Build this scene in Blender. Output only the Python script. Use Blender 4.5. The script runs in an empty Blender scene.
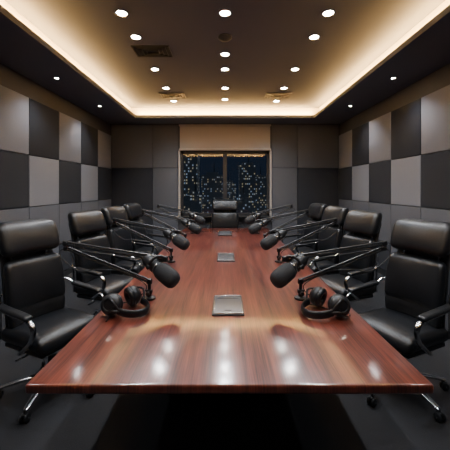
import bpy, math, random
from mathutils import Vector, Matrix
random.seed(7)
D=bpy.data; SC=bpy.context.scene
# ---------------------------------------------------------------- materials
def newmat(name):
    m=D.materials.new(name); m.use_nodes=True
    nt=m.node_tree; b=nt.nodes['Principled BSDF']
    return m,nt,b
def pmat(name,col,rough=.5,metal=0,bump=0,bscale=200,var=0,spec=None,coat=0,stretch=None):
    m,nt,b=newmat(name)
    b.inputs['Base Color'].default_value=(*col,1); b.inputs['Roughness'].default_value=rough
    b.inputs['Metallic'].default_value=metal
    if spec is not None: b.inputs['Specular IOR Level'].default_value=spec
    if coat: b.inputs['Coat Weight'].default_value=coat; b.inputs['Coat Roughness'].default_value=.1
    tc=nt.nodes.new('ShaderNodeTexCoord'); mp=nt.nodes.new('ShaderNodeMapping')
    nt.links.new(tc.outputs['Object'],mp.inputs['Vector'])
    if stretch: mp.inputs['Scale'].default_value=stretch
    n=nt.nodes.new('ShaderNodeTexNoise'); n.inputs['Scale'].default_value=bscale; n.inputs['Detail'].default_value=3
    nt.links.new(mp.outputs[0],n.inputs['Vector'])
    if bump:
        bp=nt.nodes.new('ShaderNodeBump'); bp.inputs['Strength'].default_value=bump; bp.inputs['Distance'].default_value=.003
        nt.links.new(n.outputs['Fac'],bp.inputs['Height']); nt.links.new(bp.outputs[0],b.inputs['Normal'])
    cr=nt.nodes.new('ShaderNodeValToRGB')
    v=max(var,.02)
    cr.color_ramp.elements[0].position=.3; cr.color_ramp.elements[1].position=.7
    cr.color_ramp.elements[0].color=(*[c*(1-v) for c in col],1); cr.color_ramp.elements[1].color=(*[min(1,c*(1+v)) for c in col],1)
    nt.links.new(n.outputs['Fac'],cr.inputs[0]); nt.links.new(cr.outputs[0],b.inputs['Base Color'])
    return m
def emat(name,col,s):
    m=D.materials.new(name); m.use_nodes=True; nt=m.node_tree
    b=nt.nodes['Principled BSDF']; b.inputs['Base Color'].default_value=(.8,.8,.8,1)
    b.inputs['Emission Color'].default_value=(*col,1); b.inputs['Emission Strength'].default_value=s
    return m
LEATHER=pmat('black_leather',(.0085,.009,.0105),.33,bump=.3,bscale=140,var=.15,spec=.36)
LEATHER_D=pmat('leather_piping',(.006,.006,.006),.5)
CHROME=pmat('chrome',(.55,.55,.56),.16,1)
BLKPL=pmat('black_plastic',(.010,.010,.011),.42)
BLKMET=pmat('black_metal',(.012,.012,.013),.42,.0,spec=.45)
FOAM=pmat('mic_foam',(.018,.018,.019),.8,bump=.9,bscale=350,var=.3,spec=.3)
RUBBER=pmat('rubber',(.012,.012,.012),.7)
PANEL_L=pmat('fabric_light',(.25,.255,.285),.9,bump=.5,bscale=260,var=.12,stretch=(1,1,.5))
PANEL_M=pmat('fabric_mid',(.10,.103,.118),.9,bump=.5,bscale=260,var=.12)
PANEL_D=pmat('fabric_dark',(.023,.0255,.033),.9,bump=.5,bscale=260,var=.15)
WALLM=pmat('wall_paint',(.07,.071,.078),.8,bump=.1,bscale=60)
CEILM=pmat('ceiling_paint',(.115,.121,.142),.85,bump=.05,bscale=60)
RISER=pmat('cove_paint',(.7,.65,.57),.8)
CARPET=pmat('carpet',(.018,.018,.0205),.95,bump=.9,bscale=180,var=.35)
TRIMM=pmat('dark_trim',(.02,.02,.02),.5)
FRAMEM=pmat('window_frame',(.05,.047,.047),.4,.3)
BEIGE=pmat('beige_blind',(.45,.40,.35),.85,bump=.3,bscale=80,var=.05,stretch=(1,1,12))
STEEL=pmat('brushed_steel',(.17,.17,.175),.36,.9,bump=.15,bscale=60,stretch=(30,1,1))
RIM=pmat('satin_rim',(.6,.6,.6),.25,1)
BLACKW=pmat('black_lacquer',(.008,.007,.007),.4)
LAMP=emat('downlight_lens',(1,.92,.80),150)
STRIP=emat('led_strip',(1,.55,.18),18)

def wood():
    m,nt,b=newmat('mahogany'); L=nt.links; N=nt.nodes
    tc=N.new('ShaderNodeTexCoord')
    mp=N.new('ShaderNodeMapping'); mp.inputs['Scale'].default_value=(10,.45,1); L.new(tc.outputs['Object'],mp.inputs[0])
    n1=N.new('ShaderNodeTexNoise'); n1.inputs['Scale'].default_value=1.4; n1.inputs['Detail'].default_value=6; n1.inputs['Roughness'].default_value=.6; n1.inputs['Distortion'].default_value=1.3
    L.new(mp.outputs[0],n1.inputs['Vector'])
    mp2=N.new('ShaderNodeMapping'); mp2.inputs['Scale'].default_value=(90,2,1); L.new(tc.outputs['Object'],mp2.inputs[0])
    n2=N.new('ShaderNodeTexNoise'); n2.inputs['Scale'].default_value=1.5; n2.inputs['Detail'].default_value=3; L.new(mp2.outputs[0],n2.inputs['Vector'])
    mx=N.new('ShaderNodeMix'); mx.inputs[0].default_value=.4
    L.new(n1.outputs['Fac'],mx.inputs[2]); L.new(n2.outputs['Fac'],mx.inputs[3])
    cr=N.new('ShaderNodeValToRGB'); e=cr.color_ramp.elements
    e[0].position=.37; e[0].color=(.05,.0085,.0055,1); e[1].position=.66; e[1].color=(.25,.058,.032,1)
    k=e.new(.5); k.color=(.14,.029,.016,1)
    L.new(mx.outputs[0],cr.inputs[0]); L.new(cr.outputs[0],b.inputs['Base Color'])
    b.inputs['Roughness'].default_value=.32; b.inputs['Coat Weight'].default_value=1.0; b.inputs['Coat Roughness'].default_value=.13; b.inputs['Coat IOR'].default_value=1.7
    return m
WOOD=wood()
def glassmat():
    m=D.materials.new('window_glass'); m.use_nodes=True; nt=m.node_tree; N=nt.nodes; N.clear(); L=nt.links
    o=N.new('ShaderNodeOutputMaterial'); mi=N.new('ShaderNodeMixShader'); t=N.new('ShaderNodeBsdfTransparent'); g=N.new('ShaderNodeBsdfGlossy')
    t.inputs[0].default_value=(.8,.85,.9,1); g.inputs['Roughness'].default_value=.01
    f=N.new('ShaderNodeFresnel'); f.inputs[0].default_value=1.75
    L.new(f.outputs[0],mi.inputs[0]); L.new(t.outputs[0],mi.inputs[1]); L.new(g.outputs[0],mi.inputs[2]); L.new(mi.outputs[0],o.inputs[0])
    return m
GLASS=glassmat()
def citymat():
    m,nt,b=newmat('tower_facade'); N=nt.nodes; L=nt.links
    b.inputs['Base Color'].default_value=(.02,.025,.035,1); b.inputs['Roughness'].default_value=.6
    tc=N.new('ShaderNodeTexCoord'); sp=N.new('ShaderNodeSeparateXYZ'); L.new(tc.outputs['Object'],sp.inputs[0])
    def M(op,a,bv=None):
        n=N.new('ShaderNodeMath'); n.operation=op
        for i,v in enumerate((a,bv)):
            if v is None: continue
            if isinstance(v,(int,float)): n.inputs[i].default_value=v
            else: L.new(v,n.inputs[i])
        return n.outputs[0]
    xs=M('DIVIDE',M('ADD',sp.outputs[0],M('MULTIPLY',sp.outputs[1],1.0)),1.7); zs=M('DIVIDE',sp.outputs[2],2.5)
    cb=N.new('ShaderNodeCombineXYZ'); L.new(M('FLOOR',xs),cb.inputs[0]); L.new(M('FLOOR',zs),cb.inputs[1])
    oi=N.new('ShaderNodeObjectInfo'); L.new(M('MULTIPLY',oi.outputs['Random'],50),cb.inputs[2])
    wn=N.new('ShaderNodeTexWhiteNoise'); L.new(cb.outputs[0],wn.inputs['Vector'])
    lit=M('GREATER_THAN',wn.outputs['Value'],.76)
    mask=M('MULTIPLY',M('LESS_THAN',M('FRACT',xs),.6),M('LESS_THAN',M('FRACT',zs),.5))
    cr=N.new('ShaderNodeValToRGB'); cr.color_ramp.elements[0].position=.78; cr.color_ramp.elements[0].color=(.6,.75,.95,1); cr.color_ramp.elements[1].position=.95; cr.color_ramp.elements[1].color=(1,.8,.5,1)
    L.new(wn.outputs['Value'],cr.inputs[0]); L.new(cr.outputs[0],b.inputs['Emission Color'])
    L.new(M('ADD',M('MULTIPLY',M('MULTIPLY',lit,mask),.42),.02),b.inputs['Emission Strength'])
    return m
CITY=citymat()
# ---------------------------------------------------------------- mesh builder
class MB:
    def __init__(s): s.v=[];s.f=[];s.m=[];s.sm=[];s.mats=[]
    def mi(s,mat):
        if mat not in s.mats: s.mats.append(mat)
        return s.mats.index(mat)
    def add(s,vs,fs,mat,smooth=True):
        o=len(s.v); s.v+= [tuple(v) for v in vs]; k=s.mi(mat)
        for f in fs: s.f.append([o+i for i in f]); s.m.append(k); s.sm.append(smooth)
    def box(s,c,sz,mat,R=None):
        vs=[]
        for x in(-.5,.5):
            for y in(-.5,.5):
                for z in(-.5,.5):
                    p=Vector((x*sz[0],y*sz[1],z*sz[2]))
                    if R: p=R@p
                    vs.append(Vector(c)+p)
        s.add(vs,[(0,1,3,2),(4,6,7,5),(0,4,5,1),(2,3,7,6),(0,2,6,4),(1,5,7,3)],mat,False)
    def rbox(s,c,sz,r,mat,R=None,mid=2,cs=3,fn=None):
        h=[a/2 for a in sz]; r=min(r,*h)*.999
        ax=[]
        for a in h:
            L=[-a+r*i/cs for i in range(cs)]+[(-a+r)+(2*(a-r))*i/mid for i in range(mid+1)]+[a-r+r*i/cs for i in range(1,cs+1)]
            ax.append(L)
        idx={};vs=[];fs=[]
        def V(i,j,k):
            key=(i,j,k)
            if key in idx: return idx[key]
            p=Vector((ax[0][i],ax[1][j],ax[2][k]))
            q=Vector([max(-h[t]+r,min(h[t]-r,p[t])) for t in range(3)])
            d=p-q
            if d.length>1e-9: p=q+d.normalized()*r
            if fn: p=fn(p)
            if R: p=R@p
            idx[key]=len(vs); vs.append(p+Vector(c)); return idx[key]
        n=[len(a)-1 for a in ax]
        for i in range(n[0]):
            for j in range(n[1]):
                fs.append((V(i,j,0),V(i,j+1,0),V(i+1,j+1,0),V(i+1,j,0)))
                fs.append((V(i,j,n[2]),V(i+1,j,n[2]),V(i+1,j+1,n[2]),V(i,j+1,n[2])))
        for i in range(n[0]):
            for k in range(n[2]):
                fs.append((V(i,0,k),V(i+1,0,k),V(i+1,0,k+1),V(i,0,k+1)))
                fs.append((V(i,n[1],k),V(i,n[1],k+1),V(i+1,n[1],k+1),V(i+1,n[1],k)))
        for j in range(n[1]):
            for k in range(n[2]):
                fs.append((V(0,j,k),V(0,j,k+1),V(0,j+1,k+1),V(0,j+1,k)))
                fs.append((V(n[0],j,k),V(n[0],j+1,k),V(n[0],j+1,k+1),V(n[0],j,k+1)))
        s.add(vs,fs,mat)
    def tube(s,pts,r,mat,seg=10,closed=False,smooth=0,sx=1,sy=1,up=None):
        P=[Vector(p) for p in pts]
        if smooth:
            Q=[];n=len(P)
            rng=range(n if closed else n-1)
            for i in rng:
                if closed: p0,p1,p2,p3=P[i-1],P[i],P[(i+1)%n],P[(i+2)%n]
                else: p0,p1,p2,p3=P[max(i-1,0)],P[i],P[i+1],P[min(i+2,n-1)]
                for t in range(smooth):
                    u=t/smooth
                    Q.append(.5*((2*p1)+(p2-p0)*u+(2*p0-5*p1+4*p2-p3)*u*u+(3*p1-p0-3*p2+p3)*u**3))
            if not closed: Q.append(P[-1])
            P=Q
        n=len(P);vs=[];fs=[]
        rr=r if isinstance(r,list) else None
        prev=None
        for i in range(n):
            if closed: t=(P[(i+1)%n]-P[i-1]).normalized()
            else: t=(P[min(i+1,n-1)]-P[max(i-1,0)]).normalized()
            if up is not None: a=Vector(up)
            elif prev is None: a=Vector((0,0,1)) if abs(t.z)<.9 else Vector((1,0,0))
            else: a=prev
            a=(a-t*a.dot(t)).normalized(); prev=a; b=t.cross(a)
            R_=r if not rr else 0
            if rr:
                u=i/(n-1)*(len(rr)-1); k=min(int(u),len(rr)-2); R_=rr[k]+(rr[k+1]-rr[k])*(u-k)
            for j in range(seg):
                th=2*math.pi*j/seg
                vs.append(P[i]+a*math.cos(th)*R_*sx+b*math.sin(th)*R_*sy)
        m=n if closed else n-1
        for i in range(m):
            for j in range(seg):
                a0=i*seg+j;a1=i*seg+(j+1)%seg;b0=((i+1)%n)*seg+j;b1=((i+1)%n)*seg+(j+1)%seg
                fs.append((a0,a1,b1,b0))
        if not closed:
            fs.append(tuple(range(seg))[::-1]); fs.append(tuple((n-1)*seg+j for j in range(seg)))
        s.add(vs,fs,mat)
    def lathe(s,prof,mat,c=(0,0,0),axis=(0,0,1),seg=24,sx=1,sharp=False):
        ax=Vector(axis).normalized(); q=Vector((0,0,1)).rotation_difference(ax); vs=[];fs=[]
        for (r,z) in prof:
            for j in range(seg):
                th=2*math.pi*j/seg
                vs.append(Vector(c)+q@Vector((r*math.cos(th)*sx,r*math.sin(th),z)))
        n=len(prof)
        for i in range(n-1):
            for j in range(seg):
                fs.append((i*seg+j,i*seg+(j+1)%seg,(i+1)*seg+(j+1)%seg,(i+1)*seg+j))
        if prof[0][0]>1e-6: fs.append(tuple(range(seg))[::-1])
        if prof[-1][0]>1e-6: fs.append(tuple((n-1)*seg+j for j in range(seg)))
        s.add(vs,fs,mat,not sharp)
    def mesh(s,name):
        me=D.meshes.new(name); me.from_pydata(s.v,[],s.f)
        for m in s.mats: me.materials.append(m)
        me.polygons.foreach_set('material_index',s.m); me.polygons.foreach_set('use_smooth',s.sm); me.update()
        import bmesh
        bm=bmesh.new(); bm.from_mesh(me); bmesh.ops.recalc_face_normals(bm,faces=bm.faces); bm.to_mesh(me); bm.free()
        try: me.set_sharp_from_angle(angle=math.radians(42))
        except Exception: pass
        return me
    def obj(s,name,loc=(0,0,0),rot=0):
        o=D.objects.new(name,s.mesh(name)); SC.collection.objects.link(o); o.location=loc; o.rotation_euler=(0,0,rot); return o
def link(name,me,loc,rot=0,sc=1):
    o=D.objects.new(name,me); SC.collection.objects.link(o); o.location=loc; o.rotation_euler=(0,0,rot); o.scale=sc if isinstance(sc,tuple) else (sc,sc,sc); return o
def simplebox(name,lo,hi,mat):
    b=MB(); c=[(a+d)/2 for a,d in zip(lo,hi)]; sz=[d-a for a,d in zip(lo,hi)]
    b.box((0,0,0),sz,mat); return b.obj(name,c)
# ---------------------------------------------------------------- room
X=3.0; Y0=-1.6; Y1=7.83; HS=3.30; HC=3.58
simplebox('floor',(-X-.1,Y0-.1,-.1),(X+.1,Y1+.2,0),CARPET)
simplebox('wall_left',(-X-.1,Y0,0),(-X,Y1+.2,HC+.1),WALLM)
simplebox('wall_right',(X,Y0,0),(X+.1,Y1+.2,HC+.1),WALLM)
simplebox('wall_front',(-X-.1,Y0-.1,0),(X+.1,Y0,HC+.1),WALLM)
WX=1.17; WZ0=.9; WZ1=2.6
b=MB()
b.box((-(X+WX)/2,Y1+.1,HC/2),(X-WX,.2,HC),WALLM); b.box(((X+WX)/2,Y1+.1,HC/2),(X-WX,.2,HC),WALLM)
b.box((0,Y1+.1,WZ0/2),(2*WX,.2,WZ0),WALLM); b.box((0,Y1+.1,(WZ1+HC)/2),(2*WX,.2,HC-WZ1),WALLM)
b.obj('wall_back')
LX=2.13; LY0=-.6; LY1=7.16; PK=.16
# raised ceiling
simplebox('ceiling',(-X,Y0,HC),(X,Y1,HC+.1),CEILM)
b=MB(); t=.07
def ringbox(b,x,y0,y1,z0,z1,mat):   # ring between tray rect and walls
    b.box((-(X+x)/2,(Y0+Y1)/2,(z0+z1)/2),(X-x,Y1-Y0,z1-z0),mat); b.box(((X+x)/2,(Y0+Y1)/2,(z0+z1)/2),(X-x,Y1-Y0,z1-z0),mat)
    b.box((0,(y1+Y1)/2,(z0+z1)/2),(2*x,Y1-y1,z1-z0),mat); b.box((0,(y0+Y0)/2,(z0+z1)/2),(2*x,y0-Y0,z1-z0),mat)
ringbox(b,LX,LY0,LY1,HS,HS+t,CEILM)
ringbox(b,LX+PK,LY0-PK,LY1+PK,HS+t,HC,RISER)
b.obj('ceiling_soffit')
# LED strips on ledge
b=MB(); zz=HS+t+.008
for sx in(-1,1): b.box((sx*(LX+.09),(LY0+LY1)/2,zz),(.02,LY1-LY0,.012),STRIP)
b.box((0,LY1+.09,zz),(2*LX,.02,.012),STRIP); b.box((0,LY0-.09,zz),(2*LX,.02,.012),STRIP)
b.obj('cove_led_strip')
def area(name,loc,sx,sy,power,col,rot=(0,0,0)):
    l=D.lights.new(name,'AREA'); l.shape='RECTANGLE'; l.size=sx; l.size_y=sy; l.energy=power; l.color=col
    o=D.objects.new(name,l); SC.collection.objects.link(o); o.location=loc; o.rotation_euler=rot; return o
WARM=(1,.58,.2)
PW=235
for sx in(-1,1): area('cove_light',(sx*(LX+.09),(LY0+LY1)/2,zz+.02),.05,LY1-LY0,PW,WARM,(math.pi,math.radians(0),0))
area('cove_light',(0,LY1+.09,zz+.02),2*LX,.05,PW*.62,WARM,(math.pi,0,0)); area('cove_light',(0,LY0-.09,zz+.02),2*LX,.05,PW*.4,WARM,(math.pi,0,0))
# downlights; rows nearest the camera are out of view, added for illumination
b=MB(); b.lathe([(.075,.0),(.075,-.006),(.06,-.01),(.055,-.004)],CHROME,seg=24); b.lathe([(.055,-.004),(.0,-.004)],LAMP,seg=24); me_dl=b.mesh('downlight')
b=MB(); b.lathe([(.04,.0),(.04,-.006),(.03,-.01),(.026,-.004)],CHROME,seg=20); b.lathe([(.026,-.004),(.0,-.004)],LAMP,seg=20); me_sm=b.mesh('downlight_small')
def spot(loc,p,cone=120,rad=.05,blend=.8):
    l=D.lights.new('downlight_lamp','SPOT'); l.energy=p; l.spot_size=math.radians(cone); l.spot_blend=blend; l.shadow_soft_size=rad; l.color=(.88,.93,1)
    o=D.objects.new('downlight_lamp',l); SC.collection.objects.link(o); o.location=loc
for y in (3.34,3.87,4.92,5.85,6.72,2.2,1.0):
    for x in(-1.15,1.15):
        link('downlight',me_dl,(x,y,HC)); spot((x,y,HC-.06),78)
for y in (3.34,4.37,4.92,5.85,6.6,1.6):
    link('downlight',me_dl,(0,y,HC)); spot((0,y,HC-.06),74)
for y in (4.55,6.1,1.4):
    for x in(-2.55,2.55):
        link('downlight',me_sm,(x,y,HS)); spot((x,y,HS-.06),36)
# vents
def vent():
    b=MB(); w,d=.5,.32
    for i,s in enumerate([1,.78,.56,.34]):
        ww,dd=w*s,d*s
        for sg in(-1,1):
            b.box((0,sg*dd/2,-.008-i*.002),(ww+.02,.018,.016),TRIMM); b.box((sg*ww/2,0,-.008-i*.002),(.018,dd,.016),TRIMM)
    b.box((0,0,-.003),(w,d,.006),BLKPL)
    return b.mesh('air_vent')
mv=vent()
for p in((-1.03,4.27),(1.11,6.3),(-1.1,6.3)): link('air_vent',mv,(p[0],p[1],HC))
b=MB(); b.lathe([(.09,0),(.09,-.015),(.075,-.03),(.03,-.045),(0,-.045)],BLKPL); b.obj('ceiling_sprinkler',(0,3.87,HC))  # stands for the dark sprinkler on the raised ceiling
# wall panels
def wallpanels(side):
    b=MB(); edges=[Y1-.01-.82*i for i in range(12)]
    rows=[(2.13,3.0),(1.34,2.13),(.62,1.34),(.1,.62)]
    for i in range(11):
        ya,yb=edges[i+1],edges[i]
        if ya<Y0: continue
        for r,(z0,z1) in enumerate(rows):
            if r==0: m=PANEL_L if i%2==0 else PANEL_D
            elif r==1: m=PANEL_D if i%2==0 else PANEL_L
            elif r==2: m=PANEL_M
            else: m=PANEL_D if i%2==0 else PANEL_M
            b.rbox((0,(ya+yb)/2,(z0+z1)/2),(.04,yb-ya-.012,z1-z0-.012),.008,m,mid=1,cs=2)
    return b.obj('acoustic_wall_panels',(side*(X-.02),0,0))
wallpanels(-1); wallpanels(1)
b=MB()
for sg in(-1,1):
    for (xa,xb,k) in((1.22,1.88,0),(1.88,2.95,1)):
        for r,(z0,z1) in enumerate([(2.15,3.28),(1.0,2.15),(.1,1.0)][::1]):
            m=PANEL_M
            if r==1 and k==1: m=PANEL_D
            if r==2 and k==1: m=PANEL_D
            b.rbox((sg*(xa+xb)/2,0,(z0+z1)/2),(xb-xa-.012,.04,z1-z0-.012),.008,m,mid=1,cs=2)
b.obj('acoustic_wall_panels',(0,Y1-.02,0))
for sg,n in((-1,'baseboard_left'),(1,'baseboard_right')): simplebox(n,(sg*X-(.0 if sg<0 else .05),Y0,0),(sg*X+(.05 if sg<0 else 0),Y1,.095),TRIMM)
simplebox('baseboard_back',(-X+.05,Y1-.05,0),(X-.05,Y1,.095),TRIMM)
# window
b=MB(); fw=.07
for x in(-WX+fw/2,WX-fw/2): b.box((x,0,(WZ0+WZ1)/2),(fw,.1,WZ1-WZ0),FRAMEM)
b.box((0,-.01,(WZ0+WZ1)/2),(.1,.12,WZ1-WZ0),FRAMEM)
for z in(WZ0+fw/2,WZ1-fw/2): b.box((0,0,z),(2*WX,.1,fw),FRAMEM)
b.box((0,-.12,WZ0-.015),(2*WX+.1,.2,.03),TRIMM)
b.box((0,.02,(WZ0+WZ1)/2),(2*WX-.1,.008,WZ1-WZ0-.1),GLASS)
b.obj('window_1',(0,Y1+.08,0))
b=MB()
for sg in(-1,1): b.rbox((sg*(WX+.015),0,(WZ0+WZ1)/2),(.05,.06,WZ1-WZ0),.008,BEIGE,mid=1)
b.obj('trim_1',(0,Y1-.03,0))
b=MB(); b.rbox((0,0,2.93),(2*WX,.06,.6),.01,BEIGE,mid=1); b.rbox((0,-.01,2.625),(2*WX+.04,.09,.05),.015,BEIGE,mid=1); b.box((0,-.01,3.255),(2*WX+.04,.08,.04),BEIGE)
b.obj('window_blind',(0,Y1-.04,0))
# city
simplebox('city_ground',(-400,100,-92),(400,600,-90),PANEL_D)
for (x,y,w,h) in [(-36,260,26,42),(-14,330,22,16),(4,380,20,8),(22,300,16,24),(38,340,24,13),(-62,300,22,20),(60,270,20,30),(-90,320,30,35),(90,330,34,26),(14,240,9,-6),(-24,230,12,-4)]:
    b=MB(); H=90+h
    b.box((0,0,H/2),(w,w*.8,H),CITY); b.box((0,0,H+1.5),(w*.6,w*.5,3),CITY); b.lathe([(.5,0),(.1,12)],BLKMET,c=(w*.1,0,H+3),seg=6)
    b.obj('skyscraper',(x,y,-90))
# ---------------------------------------------------------------- table
TZ=.75
b=MB()
b.rbox((.02,3.97,TZ-.0225),(1.835,5.26,.045),.012,WOOD,mid=6)
b.rbox((0,3.97,TZ-.065),(1.68,5.14,.04),.008,BLACKW,mid=2)
for cy in(3.0,5.5): b.rbox((0,cy,.355),(.7,1.1,.70),.02,BLACKW,mid=1); b.rbox((0,cy,.03),(.9,1.3,.06),.015,BLACKW,mid=1)
b.rbox((0,3.95,.4),(.1,2.2,.5),.01,BLACKW,mid=1)
b.obj('conference_table')
def hatch(y,w,l,x=0):
    b=MB(); b.rbox((0,0,.005),(w+.024,l+.03,.010),.003,BLKMET,mid=1,cs=2); b.rbox((0,0,.010),(w,l,.008),.002,STEEL,mid=1,cs=2)
    for sg in(-1,1):
        b.rbox((sg*(w/2+.003),0,.013),(.007,l+.012,.012),.002,RIM,mid=1,cs=2); b.rbox((0,sg*(l/2+.003),.013),(w+.012,.009,.012),.002,RIM,mid=1,cs=2)
    b.box((0,l*.34,.0145),(w*.8,.014,.001),BLKPL); b.rbox((0,-l*.36,.015),(.05,.012,.004),.0015,BLKPL,mid=1,cs=2); b.obj('table_cable_hatch',(x,y,TZ))
hatch(2.24,.2,.33,.022); hatch(3.78,.19,.39,.01)
b=MB(); b.rbox((0,0,.012),(.26,.5,.022),.006,BLKMET,mid=1); b.rbox((0,0,.02),(.21,.42,.014),.004,STEEL,mid=1); b.obj('table_cable_hatch',(0,5.75,TZ))
# ---------------------------------------------------------------- chair (faces +X)
def chair():
    b=MB()
    # seat
    def seatfn(p):
        q=p.copy(); q.z+=.022*(1-(p.x/.25)**2)*(1-(p.y/.27)**2) if p.z>0 else 0
        if p.x>.12: q.z-=(p.x-.12)**2*1.8
        q.z+=.06*(abs(p.y)/.27)**3*.3
        return q
    b.rbox((-.01,0,.48),(.49,.53,.11),.05,LEATHER,mid=8,fn=seatfn)
    b.rbox((-.01,0,.415),(.44,.47,.04),.015,BLKPL,mid=2)
    def bx(z): # backrest centreline x by z
        u=(z-.5)/.85
        return -.235-.10*u-.035*math.sin(u*math.pi*1.0+.2)*-1*1.0-.05*u*u
    def backfn(z0,hw,th,puff,wing,taper=0,hh=.1,crease=None):
        def f(p):
            z=z0+p.z; q=p.copy()
            s=1-taper*(p.z/hh)**2 if taper>0 else 1
            q.y=p.y*s
            q.x=p.x+bx(z)+wing*(p.y/hw)**2
            if p.x>0:
                q.x+=puff*(1-(p.y/hw)**2)*(1-(p.z/hh)**2)
                if crease is not None: q.x-=.014*math.exp(-((z-crease)/.016)**2)
            return q
        return f
    # back shell
    b.rbox((0,0,.83),(.03,.46,.80),.014,BLKPL,mid=14,fn=lambda p:Vector((p.x-.045+bx(.83+p.z)+.045*(p.y/.26)**2,p.y*(1-.06*abs(p.z)/.4),p.z)))
    # back cushion
    b.rbox((0,0,.785),(.09,.49,.52),.042,LEATHER,mid=18,fn=backfn(.785,.245,.08,.024,.06,.07,.26,crease=.66))
    # headrest
    b.rbox((.014,0,1.215),(.13,.50,.275),.062,LEATHER,mid=8,fn=backfn(1.215,.25,.12,.02,.05,.04,.137))
    for sg in(-1,1):
        b.tube([(bx(z)-.005,sg*.15,z) for z in (1.0,1.05,1.1)],.012,CHROME,seg=8)
        b.tube([(bx(z)+.03,sg*(.242-.02*((z-.785)/.26)**2),z) for z in [.57+i*.045 for i in range(10)]],.006,LEATHER_D,seg=8)
        # chrome frame spine
        b.tube([(bx(z)-.02,sg*.252,z) for z in [.46+i*.06 for i in range(10)]],.010,CHROME,seg=8)
        # armrest loop
        y=sg*.315
        b.tube([(-.24,sg*.26,.80),(-.20,y,.775),(-.10,y,.73),(.06,y,.715),(.18,y,.70),(.235,y,.655),(.22,y,.57),(.15,y,.50),(.05,sg*.29,.43),(-.02,sg*.2,.395)],.014,CHROME,seg=10,smooth=5,sx=.7,sy=1.3)
        b.rbox((.025,y,.735),(.34,.065,.034),.016,LEATHER,mid=6,fn=lambda p:Vector((p.x,p.y,p.z-.08*p.x-.5*max(0,p.x-.08)**2+.25*min(0,p.x+.05)**2)))
    b.rbox((-.02,0,.385),(.26,.42,.03),.01,CHROME,mid=1)
    b.rbox((-.02,0,.36),(.2,.16,.05),.015,BLKPL,mid=1)
    b.tube([(-.02,-.06,.36),(-.02,-.28,.355)],.007,CHROME,seg=8)
    b.lathe([(.024,.25),(.024,.36)],CHROME,c=(0,0,0)); b.lathe([(.05,.085),(.05,.10),(.032,.12),(.032,.27),(.028,.275)],BLKPL)
    for k in range(5):
        a=2*math.pi*k/5+.15; c,s=math.cos(a),math.sin(a)
        pts=[(c*r,s*r,z) for r,z in((.03,.115),(.12,.118),(.24,.105),(.365,.08))]
        b.tube(pts,[.032,.028,.023,.017],CHROME,seg=10,smooth=4,sx=.75,sy=1)
        b.lathe([(.009,.045),(.009,.085)],BLKPL,c=(c*.36,s*.36,0),seg=10)
        q=Vector((-s,c,0))
        for sg in(-1,1):
            cc=Vector((c*.365,s*.365,.03))+q*(sg*.017)
            b.lathe([(0,-.011),(.022,-.011),(.0295,-.006),(.0295,.006),(.022,.011),(0,.011)],BLKPL,c=cc,axis=q,seg=16)
        b.tube([Vector((c*.365,s*.365,.03))-q*.03,Vector((c*.365,s*.365,.03))+q*.03],.006,CHROME,seg=8)
        b.rbox((c*.365,s*.365,.055),(.04,.03,.02),.008,BLKPL,mid=1,R=Matrix.Rotation(a,3,'Z'))
    return b.mesh('office_chair')
me_c=chair()
for i,y in enumerate((2.45,3.52,4.44,5.36)):
    t=math.radians([24,20,15,11][i]); xx=[1.41,1.38,1.37,1.37][i]
    link('office_chair',me_c,(-xx,y,0),-t); link('office_chair',me_c,(xx,y,0),math.pi+t)
link('office_chair',me_c,(0,6.98,0),-math.pi/2,(1.1,1.26,1.0))
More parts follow.
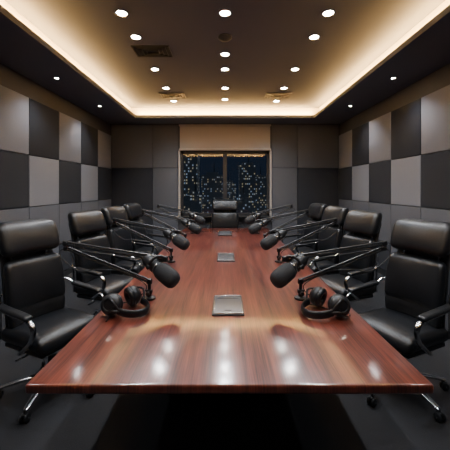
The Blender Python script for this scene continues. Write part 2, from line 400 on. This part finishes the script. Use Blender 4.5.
# ---------------------------------------------------------------- microphones
def mic(side,y,bx_,ex,ez,mp,md,G=1.12,ey=.06):
    """base (bx_,y), elbow (ex,y+ey,ez), mic centre mp (relative x,y,z world), direction md"""
    b=MB(); s=side; L=.32*G
    O=Vector((s*bx_,y,TZ))
    def W(p): return Vector(p)-O
    def PR(l): return [(r*G,z*G) for r,z in l]
    b.lathe([(.048,0),(.05,.004),(.048,.014),(.03,.018),(.018,.022),(.018,.05),(.013,.055),(.013,.13)],BLKMET,seg=24)
    b.rbox((0,0,.06),(.05,.036,.03),.006,BLKMET,mid=1)
    b.tube([(0,0,.06),(0,-.05,.06)],.006,BLKMET,seg=8); b.lathe([(.014,-.01),(.014,.01)],BLKPL,c=(0,-.055,.06),axis=(0,1,0),seg=12)
    P0=Vector((0,0,.14)); E=W((s*ex,y+ey,ez)); C=W((s*mp[0],mp[1],mp[2])); d=Vector((s*md[0],md[1],md[2])).normalized()
    A=C-d*.05+Vector((-s*.075,.0,.045*G))    # arm tip
    up=Vector((0,0,1))
    def arm(p,q,off):
        t=(q-p).normalized(); n=t.cross(Vector((0,1,0))).normalized()
        if n.z<0:n=-n
        for g in(0,1):
            o=n*(off*(g-.5)*2)
            b.tube([p+o,q+o],.0085,BLKMET,seg=8)
        # spring
        pts=[];a0=p+t*.06;le=(q-p).length*.34;bb=t.cross(n)
        for i in range(0,12*14+1):
            th=i/12*2*math.pi
            pts.append(a0+t*(le*i/(12*14))+n*math.cos(th)*.006+bb*math.sin(th)*.012)
        b.tube(pts,.0022,BLKPL,seg=5)
        for e in(p,q):
            b.lathe([(.018,-.016),(.02,-.012),(.02,.012),(.018,.016)],BLKPL,c=e,axis=(0,1,0),seg=16)
            b.rbox(e,(.045,.02,.045),.008,BLKMET,mid=1)
    arm(P0,E+Vector((0,0,-.02)),.0105); arm(E+Vector((s*.0,-.012,.022)),A,.0105)
    b.tube([E+Vector((0,0,-.03)),E+Vector((0,0,.035))],.014,BLKMET,seg=10)
    b.lathe([(.012,-.022),(.015,-.018),(.015,.018),(.012,.022)],CHROME,c=E,axis=(0,1,0),seg=14)
    # mic: lathe along d, rear at 0
    R0=C-d*L/2
    b.lathe(PR([(0,0),(.022,0),(.03,.004),(.034,.02),(.034,.028),(.044,.034),(.047,.05),(.047,.15),(.044,.155),(.044,.160)]),BLKMET,c=R0,axis=d,seg=28)
    b.lathe(PR([(.044,.157),(.053,.162),(.058,.175),(.060,.21),(.060,.27),(.056,.295),(.045,.312),(.025,.32),(0,.322)]),FOAM,c=R0,axis=d,seg=28)
    b.lathe(PR([(.0485,-.005),(.050,0),(.0485,.005)]),CHROME,c=R0+d*.145*G,axis=d,seg=28)
    b.lathe(PR([(.0475,-.003),(.0485,0),(.0475,.003)]),BLKPL,c=R0+d*.06*G,axis=d,seg=28)
    b.lathe([(.012,-.03),(.012,0)],BLKPL,c=R0,axis=d,seg=12)
    # yoke
    sd=d.cross(up).normalized(); nn=sd.cross(d).normalized(); Y=R0+d*.11*G
    if (A-Y).dot(nn)<0: nn=-nn
    k=G
    b.tube([Y+sd*.053*k,Y+sd*.056*k+nn*.03,Y+sd*.035*k+nn*.062*k,Y+nn*.068*k,Y-sd*.035*k+nn*.062*k,Y-sd*.056*k+nn*.03,Y-sd*.053*k],.0075,BLKMET,seg=8,smooth=4,sy=1.6)
    for g in(-1,1): b.lathe([(.016,-.012),(.018,-.008),(.018,.008),(.014,.012)],BLKPL,c=Y+sd*.06*g*k,axis=sd,seg=14)
    b.tube([Y+nn*.066*k,(Y+nn*.09*k+A)/2,A],.011,BLKMET,seg=8,smooth=4)
    # cable
    b.tube([R0-d*.03,R0-d*.07+Vector((0,.0,-.02)),A+Vector((s*.06,.02,.0)),A+(E-A)*.3+Vector((0,.02,-.035)),A+(E-A)*.7+Vector((0,.02,-.03)),E+Vector((s*.03,.02,-.03)),E+Vector((s*.035,0,-.10)),E+(P0-E)*.16+Vector((0,0,-.16)),E+(P0-E)*.35+Vector((0,.02,-.10)),P0+(E-P0)*.35+Vector((0,.02,-.03)),P0+Vector((s*.04,.025,-.03)),Vector((s*.06,.03,.03)),Vector((s*.14,.05,.007))],.0038,RUBBER,seg=6,smooth=6)
    return b.obj('boom_microphone',O+Vector((0,0,.001)))
for s in(-1,1):
    mic(s,2.38,.60,1.29,1.16,(.495,2.27,1.015),(-.75,-.45,-.42))
    mic(s,3.57,.64,1.33,1.225,(.565,3.45,1.045),(-.75,-.4,-.38))
    mic(s,4.70,.62,1.30,1.25,(.52,4.6,1.045),(-.75,-.4,-.36))
    mic(s,5.80,.62,1.30,1.27,(.54,5.7,1.06),(-.75,-.4,-.36))
# ---------------------------------------------------------------- headphones
def headphones():
    b=MB(); S=1.28; K=1.22; R=.050*S*K; w=.075*S
    for g in(-1,1):
        c=Vector((0,g*w,R)); ax=Vector((0.35,g,.25)).normalized(); T=S*K
        b.lathe([(0,.030*T),(.025*T,.030*T),(.036*T,.026*T),(.044*T,.015*T),(.046*T,0),(.044*T,-.004*T)],BLKPL,c=c,axis=ax,seg=28)
        b.lathe([(.028*T,.027*T),(.028*T,.0325*T),(.022*T,.0325*T),(.02*T,.029*T)],BLKMET,c=c,axis=ax,seg=24)
        q=Vector((0,0,1)).rotation_difference(ax)
        ring=[c-ax*.012*T+q@Vector((math.cos(t)*.033*T,math.sin(t)*.033*T,0)) for t in [2*math.pi*i/24 for i in range(24)]]
        b.tube(ring,.014*T,LEATHER,seg=10,closed=True)
        b.lathe([(0,-.006),(.03*T,-.006),(.03*T,-.003)],FOAM,c=c,axis=ax,seg=20)
        for zs in(-1,1):
            b.tube([c+ax*.02*T+Vector((0,0,zs*.03*T)),c+ax*.034*T+Vector((.03*T,0,zs*.02*T)),Vector((.075*S,g*(w+.012*S),.05)),],.006*S,BLKMET,seg=8,smooth=4)
    pts=[];n=20
    for i in range(n+1):
        t=-math.pi/2+math.pi*i/n
        pts.append((.06*S+math.cos(t)*.105*S,math.sin(t)*(w+.012*S),.05-.018*math.cos(t)))
    b.tube(pts,.018*S,LEATHER,seg=12,up=(0,0,1),sx=1.15,sy=.5)
    b.tube([Vector((0,w,.012)),(-.05,w+.03,.006),(-.10,w,.006),(-.11,w-.07,.006),(-.07,w-.12,.006),(-.02,w-.13,.006),(.0,w-.19,.006),(.05,-w-.09,.006)],.004,RUBBER,seg=6,smooth=6)
    return b.mesh('headphones')
mh=headphones()
link('headphones',mh,(-.735,2.15,TZ+.002),math.radians(-28)); o=link('headphones',mh,(.735,2.13,TZ+.002),math.radians(208))
# ---------------------------------------------------------------- world + camera
w=D.worlds.new('World'); SC.world=w; w.use_nodes=True
w.node_tree.nodes['Background'].inputs[0].default_value=(.012,.017,.028,1); w.node_tree.nodes['Background'].inputs[1].default_value=1
cd=D.cameras.new('camera'); cam=D.objects.new('camera',cd); SC.collection.objects.link(cam)
cam.location=(0,0,1.63); cam.rotation_euler=(math.radians(90),0,0); cd.lens=24; cd.sensor_width=36; cd.shift_y=-37/450; cd.clip_end=1500; cd.clip_start=.05
SC.camera=cam
